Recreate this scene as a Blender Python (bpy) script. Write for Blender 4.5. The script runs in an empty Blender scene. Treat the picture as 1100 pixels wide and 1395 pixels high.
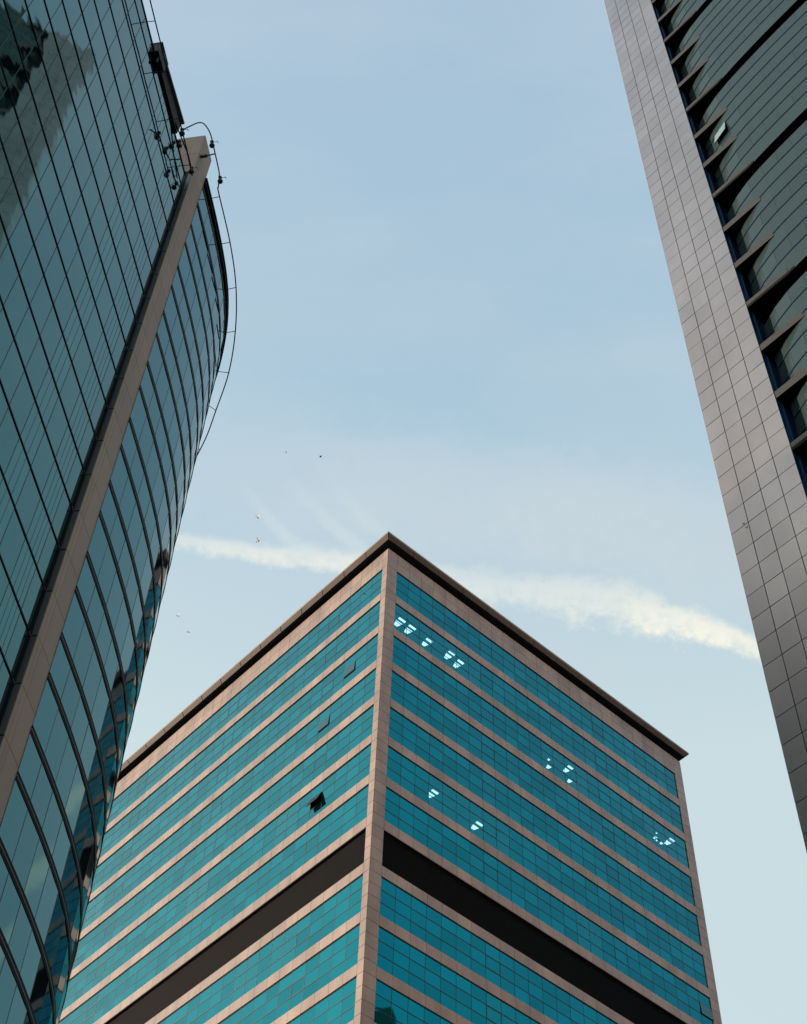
import bpy, bmesh, math, random
from mathutils import Vector, Matrix
R = math.radians
random.seed(7)
S = bpy.context.scene
COL = S.collection

# ------------------------------------------------------------------ camera
EYE = 1.6
F_PX, PITCH, ROLL = 2107.31, R(53.84517), R(2.730306)
cam = bpy.data.cameras.new('camera')
camo = bpy.data.objects.new('camera', cam); COL.objects.link(camo)
cam.sensor_fit = 'HORIZONTAL'; cam.sensor_width = 36.0
cam.lens = 36.0 * F_PX / 1100.0
cam.clip_start = 0.1; cam.clip_end = 6000
fw = Vector((0, math.cos(PITCH), math.sin(PITCH)))
r0 = Vector((1, 0, 0)); u0 = r0.cross(fw)
rt = math.cos(ROLL) * r0 + math.sin(ROLL) * u0
up = -math.sin(ROLL) * r0 + math.cos(ROLL) * u0
camo.matrix_world = Matrix(((rt.x, up.x, -fw.x, 0), (rt.y, up.y, -fw.y, 0), (rt.z, up.z, -fw.z, EYE), (0, 0, 0, 1)))
S.camera = camo

# ------------------------------------------------------------------ sky + sun
SUN_AZ, SUN_EL, SUN_STR = R(-76), R(15), 5.0       # azimuth clockwise from +Y
world = bpy.data.worlds.new('World'); S.world = world; world.use_nodes = True
nt = world.node_tree; N = nt.nodes; Lk = nt.links
for n in list(N): N.remove(n)
def nn(t, **k):
    n = N.new(t)
    for a, b in k.items(): setattr(n, a, b)
    return n
def wmath(op, a, b=None, c=None, clamp=False):
    m = nn('ShaderNodeMath', operation=op); m.use_clamp = clamp
    for i, v in enumerate((a, b, c)):
        if v is None: continue
        if isinstance(v, (int, float)): m.inputs[i].default_value = v
        else: Lk.new(v, m.inputs[i])
    return m.outputs[0]
def wdot(vec):
    d = nn('ShaderNodeVectorMath', operation='DOT_PRODUCT')
    Lk.new(tc.outputs['Generated'], d.inputs[0]); d.inputs[1].default_value = vec
    return d.outputs['Value']
def wcurve(val, pts):
    fc = nn('ShaderNodeFloatCurve'); cv = fc.mapping.curves[0]
    fc.mapping.use_clip = False
    xs = [p[0] for p in pts]
    while len(cv.points) < len(pts): cv.points.new(0.5, 0.5)
    for p, (x, y) in zip(cv.points, pts): p.location = (x, y)
    fc.mapping.update(); Lk.new(val, fc.inputs['Value'])
    return fc.outputs[0]
def wmix(fac, a, b, blend='MIX'):
    m = nn('ShaderNodeMix', data_type='RGBA', blend_type=blend)
    for sock, v in ((m.inputs['Factor'], fac), (m.inputs['A'], a), (m.inputs['B'], b)):
        if isinstance(v, (int, float)): sock.default_value = v
        elif isinstance(v, tuple): sock.default_value = v
        else: Lk.new(v, sock)
    return m.outputs['Result']
tc = nn('ShaderNodeTexCoord')
sky = nn('ShaderNodeTexSky', sky_type='NISHITA', sun_disc=False)
sky.sun_elevation = SUN_EL; sky.sun_rotation = SUN_AZ; sky.air_density = 1.0; sky.dust_density = 2.5; sky.ozone_density = 1.0
zz = wdot((0, 0, 1))
ramp = nn('ShaderNodeValToRGB'); Lk.new(zz, ramp.inputs[0])
stops = [(0.0, (.62, .60, .54)), (.25, (.60, .67, .66)), (.56, (.600, .755, .780)), (.70, (.610, .750, .775)), (.80, (.470, .640, .735)),
         (.87, (.395, .573, .703)), (.95, (.405, .560, .702)), (1.0, (.400, .535, .690))]
el = ramp.color_ramp.elements
while len(el) < len(stops): el.new(.5)
for e, (p_, c_) in zip(el, stops): e.position = p_; e.color = (*c_, 1)
# warm low glow towards the sun
sd = wdot((math.sin(SUN_AZ) * math.cos(SUN_EL), math.cos(SUN_AZ) * math.cos(SUN_EL), math.sin(SUN_EL)))
glow = wmath('MULTIPLY', wmath('POWER', wmath('MAXIMUM', sd, 0.0), 4.5), .85)
base = wmix(glow, ramp.outputs[0], (1.08, 1.06, 1.00, 1), 'MIX')
mrx = nn('ShaderNodeMapRange', interpolation_type='SMOOTHSTEP'); Lk.new(sd, mrx.inputs[0]); mrx.inputs[1].default_value = .12; mrx.inputs[2].default_value = -.55
base = wmix(wmath('MULTIPLY', mrx.outputs[0], .58), base, (.10, .22, .36, 1))          # the sky is deeper away from the sun
# high thin haze patches
nz = nn('ShaderNodeTexNoise'); nz.inputs['Scale'].default_value = 3.2; nz.inputs['Detail'].default_value = 5; nz.inputs['Roughness'].default_value = .55
mp = nn('ShaderNodeMapping'); mp.inputs['Scale'].default_value = (1, 2.2, 1.4); mp.inputs['Rotation'].default_value = (0.2, 0, 0.5); mp.inputs['Location'].default_value = (.4, .1, .7)
Lk.new(tc.outputs['Generated'], mp.inputs[0]); Lk.new(mp.outputs[0], nz.inputs['Vector'])
haze = wmath('MULTIPLY', wmath('SUBTRACT', nz.outputs[0], .42), 1.6, clamp=True)
base = wmix(wmath('MULTIPLY', haze, .8), base, (.66, .72, .76, 1))
# cloud streaks, laid out in directions of the sky dome
A0 = Vector((0, math.cos(R(49)), math.sin(R(49)))); A1 = Vector((1, 0, 0)); A2 = A1.cross(A0)
d0 = wdot(A0); cu = wmath('DIVIDE', wdot(A1), d0); cv_ = wmath('DIVIDE', wdot(A2), d0)
nz2 = nn('ShaderNodeTexNoise'); nz2.inputs['Scale'].default_value = 34; nz2.inputs['Detail'].default_value = 9; nz2.inputs['Roughness'].default_value = .66
mp2 = nn('ShaderNodeMapping'); mp2.inputs['Scale'].default_value = (.75, 1.2, 1); Lk.new(tc.outputs['Generated'], mp2.inputs[0]); Lk.new(mp2.outputs[0], nz2.inputs['Vector'])
nz3 = nn('ShaderNodeTexNoise'); nz3.inputs['Scale'].default_value = 95; nz3.inputs['Detail'].default_value = 6; nz3.inputs['Roughness'].default_value = .7
Lk.new(tc.outputs['Generated'], nz3.inputs['Vector'])
SKY_CURVES = []
def streak(center, half, amp, noise_amt=1.0, colour=(.97, .955, .83, 1), pw=1.0, dark=0.0):
    """center/half/amp: lists of (u, value) along the streak; the curves run over u in [-0.3, 0.3]"""
    global base
    t = wmath('MULTIPLY_ADD', cu, 1 / .6, .5)
    def curve(pts, k, o): return wmath('MULTIPLY_ADD', wcurve(t, [((u + .3) / .6, (v - o) / k) for u, v in pts]), k, o)
    c_ = curve(center, .4, -.2); h_ = curve(half, .1, 0); a_ = curve(amp, 1, 0)
    nzv = wmath('SUBTRACT', nz2.outputs[0], .5)
    dd = wmath('DIVIDE', wmath('SUBTRACT', cv_, c_), h_)
    dd = wmath('MULTIPLY_ADD', nzv, 1.7 * noise_amt, dd)
    dd = wmath('MULTIPLY_ADD', wmath('SUBTRACT', nz3.outputs[0], .5), 1.15 * noise_amt, dd)
    g = wmath('SUBTRACT', 1.0, wmath('ABSOLUTE', dd), clamp=True)
    sm = nn('ShaderNodeMapRange', interpolation_type='SMOOTHSTEP'); Lk.new(g, sm.inputs[0]); sm.inputs[1].default_value = 0; sm.inputs[2].default_value = .8
    m = wmath('MULTIPLY', sm.outputs[0], a_)
    tex = wmath('MULTIPLY_ADD', nz3.outputs[0], 1.6 * noise_amt, 1 - .8 * noise_amt)
    tex = wmath('MULTIPLY', tex, wmath('MULTIPLY_ADD', nz2.outputs[0], 1.2 * noise_amt, 1 - .6 * noise_amt))
    m = wmath('MULTIPLY', m, tex, clamp=True)
    base = wmix(m, base, colour)
streak([(-.3, .066), (-.1534, .0595), (-.07, .0516), (0, .0485), (.045, .0385), (.083, .0375), (.1212, .0322), (.16, .0275), (.193, .0215), (.231, .0065), (.3, -.02)],
       [(-.3, .008), (-.15, .008), (-.05, .010), (.045, .016), (.083, .016), (.12, .018), (.16, .019), (.195, .016), (.235, .010), (.3, .009)],
       [(-.3, 0), (-.175, 0), (-.145, .42), (-.05, .55), (.045, .38), (.1, .48), (.16, .72), (.2, .88), (.3, 1.0)])
for c_, a_ in (([(-.3, .27), (-.12, .118), (-.10, .090), (-.08, .0685), (-.0604, .0544), (.3, -.2)], [(-.3, 0), (-.12, 0), (-.095, .22), (-.07, .40), (-.055, 0), (.3, 0)]),
               ([(-.3, .2), (-.10, .150), (-.085, .118), (-.06, .086), (-.0275, .0605), (.3, -.2)], [(-.3, 0), (-.095, 0), (-.06, .22), (-.03, .42), (-.005, 0), (.3, 0)]),
               ([(-.3, .2), (-.075, .150), (-.06, .120), (-.04, .093), (-.0133, .071), (.3, -.2)], [(-.3, 0), (-.07, 0), (-.04, .14), (-.02, .32), (.005, 0), (.3, 0)])):
    streak(c_, [(-.3, .0085), (.3, .010)], a_, .62, (.70, .80, .79, 1))
streak([(-.3, .11), (0, .10), (.12, .085), (.2, .07), (.3, .05)], [(-.3, .05), (.3, .055)], [(-.3, 0), (-.1, .22), (.02, .42), (.14, .50), (.22, .40), (.3, .15)], .55, (.655, .715, .745, 1))

bg = nn('ShaderNodeBackground'); bg.inputs['Strength'].default_value = 0.1
addn = nn('ShaderNodeMix', data_type='RGBA', blend_type='ADD'); addn.inputs['Factor'].default_value = 1
sc1 = nn('ShaderNodeVectorMath', operation='SCALE'); Lk.new(base, sc1.inputs[0]); sc1.inputs['Scale'].default_value = 9.3
sc2 = nn('ShaderNodeVectorMath', operation='SCALE'); Lk.new(sky.outputs[0], sc2.inputs[0]); sc2.inputs['Scale'].default_value = 0.22
Lk.new(sc1.outputs[0], addn.inputs['A']); Lk.new(sc2.outputs[0], addn.inputs['B'])
Lk.new(addn.outputs['Result'], bg.inputs['Color'])
wo = nn('ShaderNodeOutputWorld'); Lk.new(bg.outputs[0], wo.inputs['Surface'])

sl = bpy.data.lights.new('sun', 'SUN'); so = bpy.data.objects.new('sun', sl); COL.objects.link(so)
sl.energy = SUN_STR; sl.angle = R(2.0); sl.color = (1.0, .80, .64)
so.location = (-60, 0, 150)
sdir = Vector((math.sin(SUN_AZ) * math.cos(SUN_EL), math.cos(SUN_AZ) * math.cos(SUN_EL), math.sin(SUN_EL)))
so.rotation_euler = sdir.to_track_quat('Z', 'Y').to_euler()
S.view_settings.view_transform = 'Standard'; S.view_settings.look = 'None'
S.view_settings.exposure = 0.0; S.view_settings.gamma = 1.0
S.view_settings.use_curve_mapping = False
S.render.engine = 'CYCLES'
S.cycles.max_bounces = 8; S.cycles.glossy_bounces = 5; S.cycles.transparent_max_bounces = 8
S.cycles.use_denoising = True

# ------------------------------------------------------------------ materials
MATS = {}
def mat(name): 
    m = bpy.data.materials.new(name); m.use_nodes = True; MATS[name] = m
    return m, m.node_tree, m.node_tree.nodes['Principled BSDF']
def node(t, kind, **k):
    n = t.nodes.new(kind)
    for a, b in k.items(): setattr(n, a, b)
    return n
def solid(name, col, rough=.6, metal=0.0, var=0.0, spec=.5, bump=0.0, dirt=0.0, scale=1.0):
    """plain surface; var = tone change from panel to panel, dirt = cloudy stains"""
    m, t, b = mat(name)
    b.inputs['Roughness'].default_value = rough; b.inputs['Metallic'].default_value = metal
    b.inputs['Specular IOR Level'].default_value = spec
    c = node(t, 'ShaderNodeRGB'); c.outputs[0].default_value = (*col, 1); out = c.outputs[0]
    tcx = node(t, 'ShaderNodeTexCoord')
    if var:
        g = node(t, 'ShaderNodeNewGeometry')
        mr = node(t, 'ShaderNodeMapRange'); t.links.new(g.outputs['Random Per Island'], mr.inputs[0])
        mr.inputs[3].default_value = 1 - var; mr.inputs[4].default_value = 1 + var
        v = node(t, 'ShaderNodeVectorMath', operation='SCALE'); t.links.new(out, v.inputs[0]); t.links.new(mr.outputs[0], v.inputs['Scale']); out = v.outputs[0]
    if dirt:
        nz = node(t, 'ShaderNodeTexNoise'); nz.inputs['Scale'].default_value = scale; nz.inputs['Detail'].default_value = 6; nz.inputs['Roughness'].default_value = .6
        mpp = node(t, 'ShaderNodeMapping'); mpp.inputs['Scale'].default_value = (1, 1, .35)
        t.links.new(tcx.outputs['Object'], mpp.inputs[0]); t.links.new(mpp.outputs[0], nz.inputs['Vector'])
        mr = node(t, 'ShaderNodeMapRange'); t.links.new(nz.outputs[0], mr.inputs[0]); mr.inputs[1].default_value = .3; mr.inputs[2].default_value = .7
        mr.inputs[3].default_value = 1 - dirt; mr.inputs[4].default_value = 1 + dirt * .5
        v = node(t, 'ShaderNodeVectorMath', operation='SCALE'); t.links.new(out, v.inputs[0]); t.links.new(mr.outputs[0], v.inputs['Scale']); out = v.outputs[0]
    t.links.new(out, b.inputs['Base Color'])
    if bump:
        nz = node(t, 'ShaderNodeTexNoise'); nz.inputs['Scale'].default_value = 60; nz.inputs['Detail'].default_value = 4
        t.links.new(tcx.outputs['Object'], nz.inputs['Vector'])
        bp = node(t, 'ShaderNodeBump'); bp.inputs['Strength'].default_value = bump; bp.inputs['Distance'].default_value = .01
        t.links.new(nz.outputs[0], bp.inputs['Height']); t.links.new(bp.outputs[0], b.inputs['Normal'])
    return m
def glass(name, tint, body, rough=.03, var=.12, wave=.0, wscale=.35, body_mix=.25, edge=(1, 1, 1)):
    """coated curtain-wall glass: tinted mirror coat over a dark body, every pane (mesh island) a little different"""
    m, t, b = mat(name)
    g = node(t, 'ShaderNodeNewGeometry'); tcx = node(t, 'ShaderNodeTexCoord')
    mr = node(t, 'ShaderNodeMapRange'); t.links.new(g.outputs['Random Per Island'], mr.inputs[0])
    mr.inputs[3].default_value = 1 - var; mr.inputs[4].default_value = 1 + var
    def tinted(c):
        v = node(t, 'ShaderNodeVectorMath', operation='SCALE'); v.inputs[0].default_value = c; t.links.new(mr.outputs[0], v.inputs['Scale']); return v.outputs[0]
    t.links.new(tinted(tint), b.inputs['Base Color'])
    b.inputs['Metallic'].default_value = 1.0; b.inputs['Roughness'].default_value = rough; b.inputs['Specular Tint'].default_value = (*edge, 1)
    d = node(t, 'ShaderNodeBsdfDiffuse'); t.links.new(tinted(body), d.inputs['Color'])
    mx = node(t, 'ShaderNodeMixShader'); mx.inputs[0].default_value = body_mix
    t.links.new(b.outputs[0], mx.inputs[1]); t.links.new(d.outputs[0], mx.inputs[2])
    t.links.new(mx.outputs[0], t.nodes['Material Output'].inputs['Surface'])
    if wave:
        nz = node(t, 'ShaderNodeTexNoise'); nz.inputs['Scale'].default_value = wscale; nz.inputs['Detail'].default_value = 2.0
        ad = node(t, 'ShaderNodeVectorMath', operation='MULTIPLY_ADD'); t.links.new(tcx.outputs['Object'], ad.inputs[0]); ad.inputs[1].default_value = (1, 1, 1)
        cx = node(t, 'ShaderNodeCombineXYZ'); ml = node(t, 'ShaderNodeMath', operation='MULTIPLY'); ml.inputs[1].default_value = 3.0
        t.links.new(g.outputs['Random Per Island'], ml.inputs[0]); t.links.new(ml.outputs[0], cx.inputs[1]); t.links.new(cx.outputs[0], ad.inputs[2])
        t.links.new(ad.outputs[0], nz.inputs['Vector'])
        bp = node(t, 'ShaderNodeBump'); bp.inputs['Strength'].default_value = 1.0; bp.inputs['Distance'].default_value = wave
        t.links.new(nz.outputs[0], bp.inputs['Height'])
        t.links.new(bp.outputs[0], b.inputs['Normal'])
    return m
def clear_glass(name, tint, see):
    m, t, b = mat(name)
    b.inputs['Base Color'].default_value = (*tint, 1); b.inputs['Metallic'].default_value = 1; b.inputs['Roughness'].default_value = .03
    tr = node(t, 'ShaderNodeBsdfTransparent'); tr.inputs[0].default_value = (*see, 1)
    ad = node(t, 'ShaderNodeAddShader'); t.links.new(b.outputs[0], ad.inputs[0]); t.links.new(tr.outputs[0], ad.inputs[1])
    t.links.new(ad.outputs[0], t.nodes['Material Output'].inputs['Surface'])
    return m
def lamp_mat(name, col, s):
    m, t, b = mat(name); b.inputs['Base Color'].default_value = (.8, .8, .8, 1)
    b.inputs['Emission Color'].default_value = (*col, 1); b.inputs['Emission Strength'].default_value = s
    return m

M_STONE = solid('pink granite', (.425, .315, .255), .36, 0, .10, .5, .05, .32, .5)
M_STONE_DK = solid('granite joint', (.10, .08, .07), .9)
M_FASCIA = solid('roof edge metal', (.36, .28, .22), .5, .0, 0, .5, 0, .12, .8)
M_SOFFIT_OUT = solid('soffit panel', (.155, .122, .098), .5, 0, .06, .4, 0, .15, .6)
M_SOFFIT_IN = solid('soffit recess', (.012, .017, .018), .7)
M_LOUVER = solid('dark louvre', (.0075, .007, .0065), .7, 0, 0, .4)
M_GLASS_C = glass('teal curtain glass', (.002, .300, .362), (.0, .050, .058), .03, .15, .005, .5, .22)
M_FRAME_C = solid('teal mullion', (.003, .030, .038), .5)
M_MULL_C = solid('teal joint', (.002, .028, .036), .6)
M_SASH_DK = solid('open sash dark', (.012, .014, .014), .3)
M_SASH_GREY = glass('grey tilted sash', (.10, .24, .26), (.04, .08, .085), .06, .05, 0, .4, .3)
M_CLEAR_C = clear_glass('lit room glass', (.002, .245, .29), (.42, .70, .76))
M_ROOM = solid('room dark', (.03, .035, .035), .8)
M_CEIL = solid('ceiling tile', (.10, .13, .13), .8)
M_LAMP = lamp_mat('ceiling lamp light', (.93, 1.0, .97), 1.45)
M_LAMPW = lamp_mat('warm ceiling lamp', (1.0, .97, .9), 2.6)

M_GLASS_L = glass('grey teal mirror glass', (.028, .168, .174), (.006, .034, .035), .025, .11, .008, .5, .2)
M_GLASS_LC = glass('blue grey mirror glass', (.078, .190, .205), (.012, .036, .040), .025, .06, .002, .4, .18, (.72, .82, .85))
M_CAP_L = solid('dark transom cap', (.006, .012, .015), .75, 0, 0, .15)
M_JOINT_L = solid('glass joint', (.02, .05, .06), .5)
M_JOINT_B = solid('brown joint', (.05, .055, .05), .5)
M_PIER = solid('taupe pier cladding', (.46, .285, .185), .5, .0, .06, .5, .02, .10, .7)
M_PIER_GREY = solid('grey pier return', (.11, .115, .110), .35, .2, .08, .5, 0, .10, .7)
M_BAR = solid('taupe fin', (.15, .12, .095), .7)
M_GAP = solid('black recess', (.006, .008, .008), .8)
M_PIPE = solid('dark green steel pipe', (.012, .030, .034), .4, .3)
M_STEEL_DK = solid('black steel', (.010, .012, .012), .5)
M_CRADLE = solid('dark roof unit', (.014, .013, .010), .6, 0, 0, .4, 0, .2, 2)
M_CRADLE_EDGE = solid('brown roof unit edge', (.10, .072, .048), .5)
M_ROOF = solid('roof grey', (.2, .2, .2), .8)

M_PANEL = solid('satin grey panel', (.60, .480, .422), .27, .93, .07, .5, .0, .16, .3)
M_PANEL_GAP = solid('panel joint', (.035, .035, .033), .8)
M_GLASS_R = glass('grey green glass', (.098, .148, .148), (.058, .089, .089), .14, .05, .0015, .4, .68)
M_BLUE = glass('deep blue return glass', (.01, .10, .24), (.004, .050, .16), .05, .4, .002, .5, .55)
M_LINE_R = solid('blue black transom', (.003, .022, .050), .35)
M_TICK_R = solid('dark teal joint', (.010, .034, .036), .5)
M_LEDGE = solid('beige ledge', (.066, .058, .051), .55, .0, .05, .4, 0, .15, .6)
M_SPAN_R = solid('grey spandrel', (.12, .125, .115), .4, .3, .05)
M_GROOVE = solid('black soffit', (.0045, .0055, .005), .8, 0, 0, .2)
M_SASH_SKY = glass('sky painted sash glass', (.42, .60, .66), (.30, .46, .50), .05, .05, 0, .4, .75)  # pale body colour stands in for the sky's reflection in the open pane
M_BLOCK = solid('brown block stone', (.20, .175, .15), .7, 0, .08, .4, 0, .2, .3)
M_BLOCK_GLASS = glass('dark block glass', (.06, .20, .25), (.004, .012, .02), .04, .3, .004, .4, .2)
M_ASPHALT = solid('asphalt', (.05, .05, .05), .9, 0, 0, .3, .3, .3, .8)
M_PAVE = solid('pavement stone', (.26, .25, .23), .85, 0, 0, .3, .1, .2, .8)

# ------------------------------------------------------------------ builders
def put(o, label=None, cat=None, group=None, kind=None):
    if label: o['label'] = label
    if cat: o['category'] = cat
    if group: o['group'] = group
    if kind: o['kind'] = kind
    return o
def empty(name, loc, az, label, cat, group=None):
    """Empty whose local +x points along compass direction az (clockwise from +Y)"""
    o = bpy.data.objects.new(name, None); COL.objects.link(o)
    o.location = loc; o.rotation_euler = (0, 0, math.pi / 2 - az)
    return put(o, label, cat, group)
class MB:
    K = 1.0                                # size factor of the building being made, about its own foot
    def __init__(s): s.v = []; s.f = []; s.m = []; s.mats = []
    def mi(s, m):
        if m not in s.mats: s.mats.append(m)
        return s.mats.index(m)
    def poly(s, pts, m):
        b = len(s.v); s.v += [tuple(p) for p in pts]; s.f.append(tuple(range(b, b + len(pts)))); s.m.append(s.mi(m))
    def hexa(s, p, m, bottom=None, front=None):
        """p: 8 corners, lower ring 0-3 counter-clockwise seen from above, upper ring 4-7"""
        b = len(s.v); s.v += [tuple(q) for q in p]; k = s.mi(m); kb = s.mi(bottom or m); kf = s.mi(front or m)
        for f, mm in (((3, 2, 1, 0), kb), ((4, 5, 6, 7), k), ((0, 1, 5, 4), kf), ((1, 2, 6, 5), k), ((2, 3, 7, 6), k), ((3, 0, 4, 7), k)):
            s.f.append(tuple(b + i for i in f)); s.m.append(mm)
    def box(s, x0, x1, y0, y1, z0, z1, m, **k):
        s.hexa([(x0, y0, z0), (x1, y0, z0), (x1, y1, z0), (x0, y1, z0), (x0, y0, z1), (x1, y0, z1), (x1, y1, z1), (x0, y1, z1)], m, **k)
    def prism(s, pts, z0, z1, m, bottom=None):
        """pts counter-clockwise seen from above"""
        n = len(pts); b = len(s.v); k = s.mi(m); kb = s.mi(bottom or m)
        s.v += [(x, y, z0) for x, y in pts] + [(x, y, z1) for x, y in pts]
        s.f.append(tuple(b + i for i in reversed(range(n)))); s.m.append(kb)
        s.f.append(tuple(b + n + i for i in range(n))); s.m.append(k)
        for i in range(n):
            j = (i + 1) % n; s.f.append((b + i, b + j, b + n + j, b + n + i)); s.m.append(k)
    def bar(s, a, c, r, m, n=6, r2=None):
        a = Vector(a); c = Vector(c); d = (c - a).normalized()
        u = d.orthogonal().normalized(); w = d.cross(u); b = len(s.v); k = s.mi(m); r2 = r if r2 is None else r2
        for q, rr in ((a, r), (c, r2)):
            for i in range(n):
                t = 2 * math.pi * i / n; s.v.append(tuple(q + rr * (math.cos(t) * u + math.sin(t) * w)))
        for i in range(n):
            j = (i + 1) % n; s.f.append((b + i, b + j, b + n + j, b + n + i)); s.m.append(k)
        s.f.append(tuple(b + i for i in reversed(range(n)))); s.m.append(k)
        s.f.append(tuple(b + n + i for i in range(n))); s.m.append(k)
    def tube(s, pts, r, m, n=8):
        pts = [Vector(p) for p in pts]; b = len(s.v); k = s.mi(m); u = None
        for i, q in enumerate(pts):
            d = (pts[min(i + 1, len(pts) - 1)] - pts[max(i - 1, 0)]).normalized()
            u = d.orthogonal().normalized() if u is None else (u - u.dot(d) * d).normalized(); w = d.cross(u)
            for j in range(n):
                t = 2 * math.pi * j / n; s.v.append(tuple(q + r * (math.cos(t) * u + math.sin(t) * w)))
        for i in range(len(pts) - 1):
            for j in range(n):
                l = (j + 1) % n; s.f.append((b + i * n + j, b + i * n + l, b + (i + 1) * n + l, b + (i + 1) * n + j)); s.m.append(k)
        s.f.append(tuple(b + j for j in reversed(range(n)))); s.m.append(k)
        e = b + (len(pts) - 1) * n; s.f.append(tuple(e + j for j in range(n))); s.m.append(k)
    def ball(s, c, r, m, seg=12, ring=8, sx=1, sy=1, sz=1):
        b = len(s.v); k = s.mi(m)
        for i in range(ring + 1):
            a = math.pi * i / ring
            for j in range(seg):
                t = 2 * math.pi * j / seg
                s.v.append((c[0] + sx * r * math.sin(a) * math.cos(t), c[1] + sy * r * math.sin(a) * math.sin(t), c[2] + sz * r * math.cos(a)))
        for i in range(ring):
            for j in range(seg):
                l = (j + 1) % seg; s.f.append((b + i * seg + j, b + (i + 1) * seg + j, b + (i + 1) * seg + l, b + i * seg + l)); s.m.append(k)
    def build(s, name, parent=None, smooth=False, **kw):
        k = MB.K; me = bpy.data.meshes.new(name); me.from_pydata([(x * k, y * k, (z - EYE) * k + EYE) for x, y, z in s.v], [], s.f)
        for m in s.mats: me.materials.append(m)
        me.polygons.foreach_set('material_index', s.m)
        if smooth: me.polygons.foreach_set('use_smooth', [True] * len(s.f))
        me.update()
        o = bpy.data.objects.new(name, me); COL.objects.link(o)
        if parent is not None: o.parent = parent
        return put(o, **kw)
rnd = random.Random(11)
class Wall:
    """a straight wall; at(s, out, z) gives the local point, flip keeps faces outward"""
    def __init__(s, at, flip=False): s.at = at; s.flip = flip
    def q(s, mb, s0, s1, z0, z1, out, m, tilt=0.0):
        tx, tz = (rnd.uniform(-tilt, tilt) for _ in range(2)); sm = (s0 + s1) / 2; zm = (z0 + z1) / 2
        o = lambda a, z: out + tx * (a - sm) + tz * (z - zm)
        p = [s.at(a, o(a, z), z) for a, z in ((s0, z0), (s1, z0), (s1, z1), (s0, z1))]
        mb.poly(p[::-1] if s.flip else p, m)
    def box(s, mb, s0, s1, o0, o1, z0, z1, m, **k):
        """o0 < o1 outward"""
        r = [(s0, o1), (s1, o1), (s1, o0), (s0, o0)]
        p = [s.at(a, o, z) for z in (z0, z1) for a, o in r]
        if s.flip: p = p[3::-1] + p[:3:-1]
        mb.hexa(p, m, **k)
    def slab(s, mb, s0, s1, z0, z1, back, out, m):
        s.box(mb, s0, s1, back, out, z0, z1, m)

# ------------------------------------------------------------------ ground
g = MB(); g.poly([(-1500, -1500, 0), (1500, -1500, 0), (1500, 1500, 0), (-1500, 1500, 0)], M_ASPHALT)
g.build('ground', kind='structure')
pv = MB()
pv.box(-8, 12, -30, 60, .0, .14, M_PAVE)
pv.build('pavement', kind='structure')

# ================================================================== corner office tower (centre)
AZ_L, AZ_R = R(-39.98), R(50.02)
TC = empty('office_tower', (-1.1085, 78.8657, 0), AZ_R, 'square-cornered tower banded with teal windows and pink stone under a thin overhanging roof', 'office tower')
WR, WL = 36.2, 61.3                      # lengths of the two street faces
RIGHT = Wall(lambda s, o, z: (s, -o, z + EYE))
LEFT = Wall(lambda s, o, z: (-o, s, z + EYE), True)
FACES = ((RIGHT, WR, 1.03, 1.3652, 25, 1.03), (LEFT, WL, .61, 1.354, 44, 1.1))
Z_TOP, Z_WIN, FL, ROW = 102.65, 100.45, 4.045, 1.05
WIN_H = 3 * ROW
NFL = 25
STONE_T = .03
# solid body behind the skin
b = MB(); b.box(6.2, WR - .4, 6.2, WL - .4, 0, Z_TOP - .1 + EYE, M_ROOM)
b.build('core', TC)
# rooms with the lights on: (face index, floor band, first pane, last pane, lamps (s, depth, radius))
ROOMS = [(0, 1, 0, 6, [(2.66, 1.33, .46), (3.79, 1.33, .46), (5.74, 1.42, .40), (8.04, 1.13, .44), (9.24, 1.34, .42)]),
         (0, 2, 12, 15, [(19.54, 1.15, .16), (20.14, 1.70, .30), (21.49, .95, .36), (22.61, 1.66, .30)]),
         (0, 2, 21, 24, [(32.95, 1.40, .24), (34.21, 1.05, .40), (33.86, 1.52, .22), (33.3, 1.62, .13), (32.6, 1.0, .10)]),
         (0, 5, 3, 4, [(6.75, 1.52, .40)]), (0, 5, 5, 8, [(9.33, 1.86, .17), (11.5, 1.72, .42)]),
         (0, 6, 14, 15, [(21.0, 2.2, .16)]), (0, 9, 7, 8, [(12.42, 2.3, .26)]),
         (1, 5, 6, 7, [(9.6, 1.55, .30)]), (1, 8, 5, 6, [(9.30, 1.92, .17), (8.85, 1.92, .14)]), (1, 8, 8, 9, [(14.03, 1.94, .18), (13.7, 2.2, .12)]),
         (1, 5, 14, 15, [(21.72, 1.85, .16)]), (1, 3, 26, 27, [(38.67, 1.34, .2)])]
SASH = {(1, 5, 4): 'open', (1, 2, 2): 'grey', (1, 3, 4): 'grey', (0, 6, 24): 'grey'}
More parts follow.
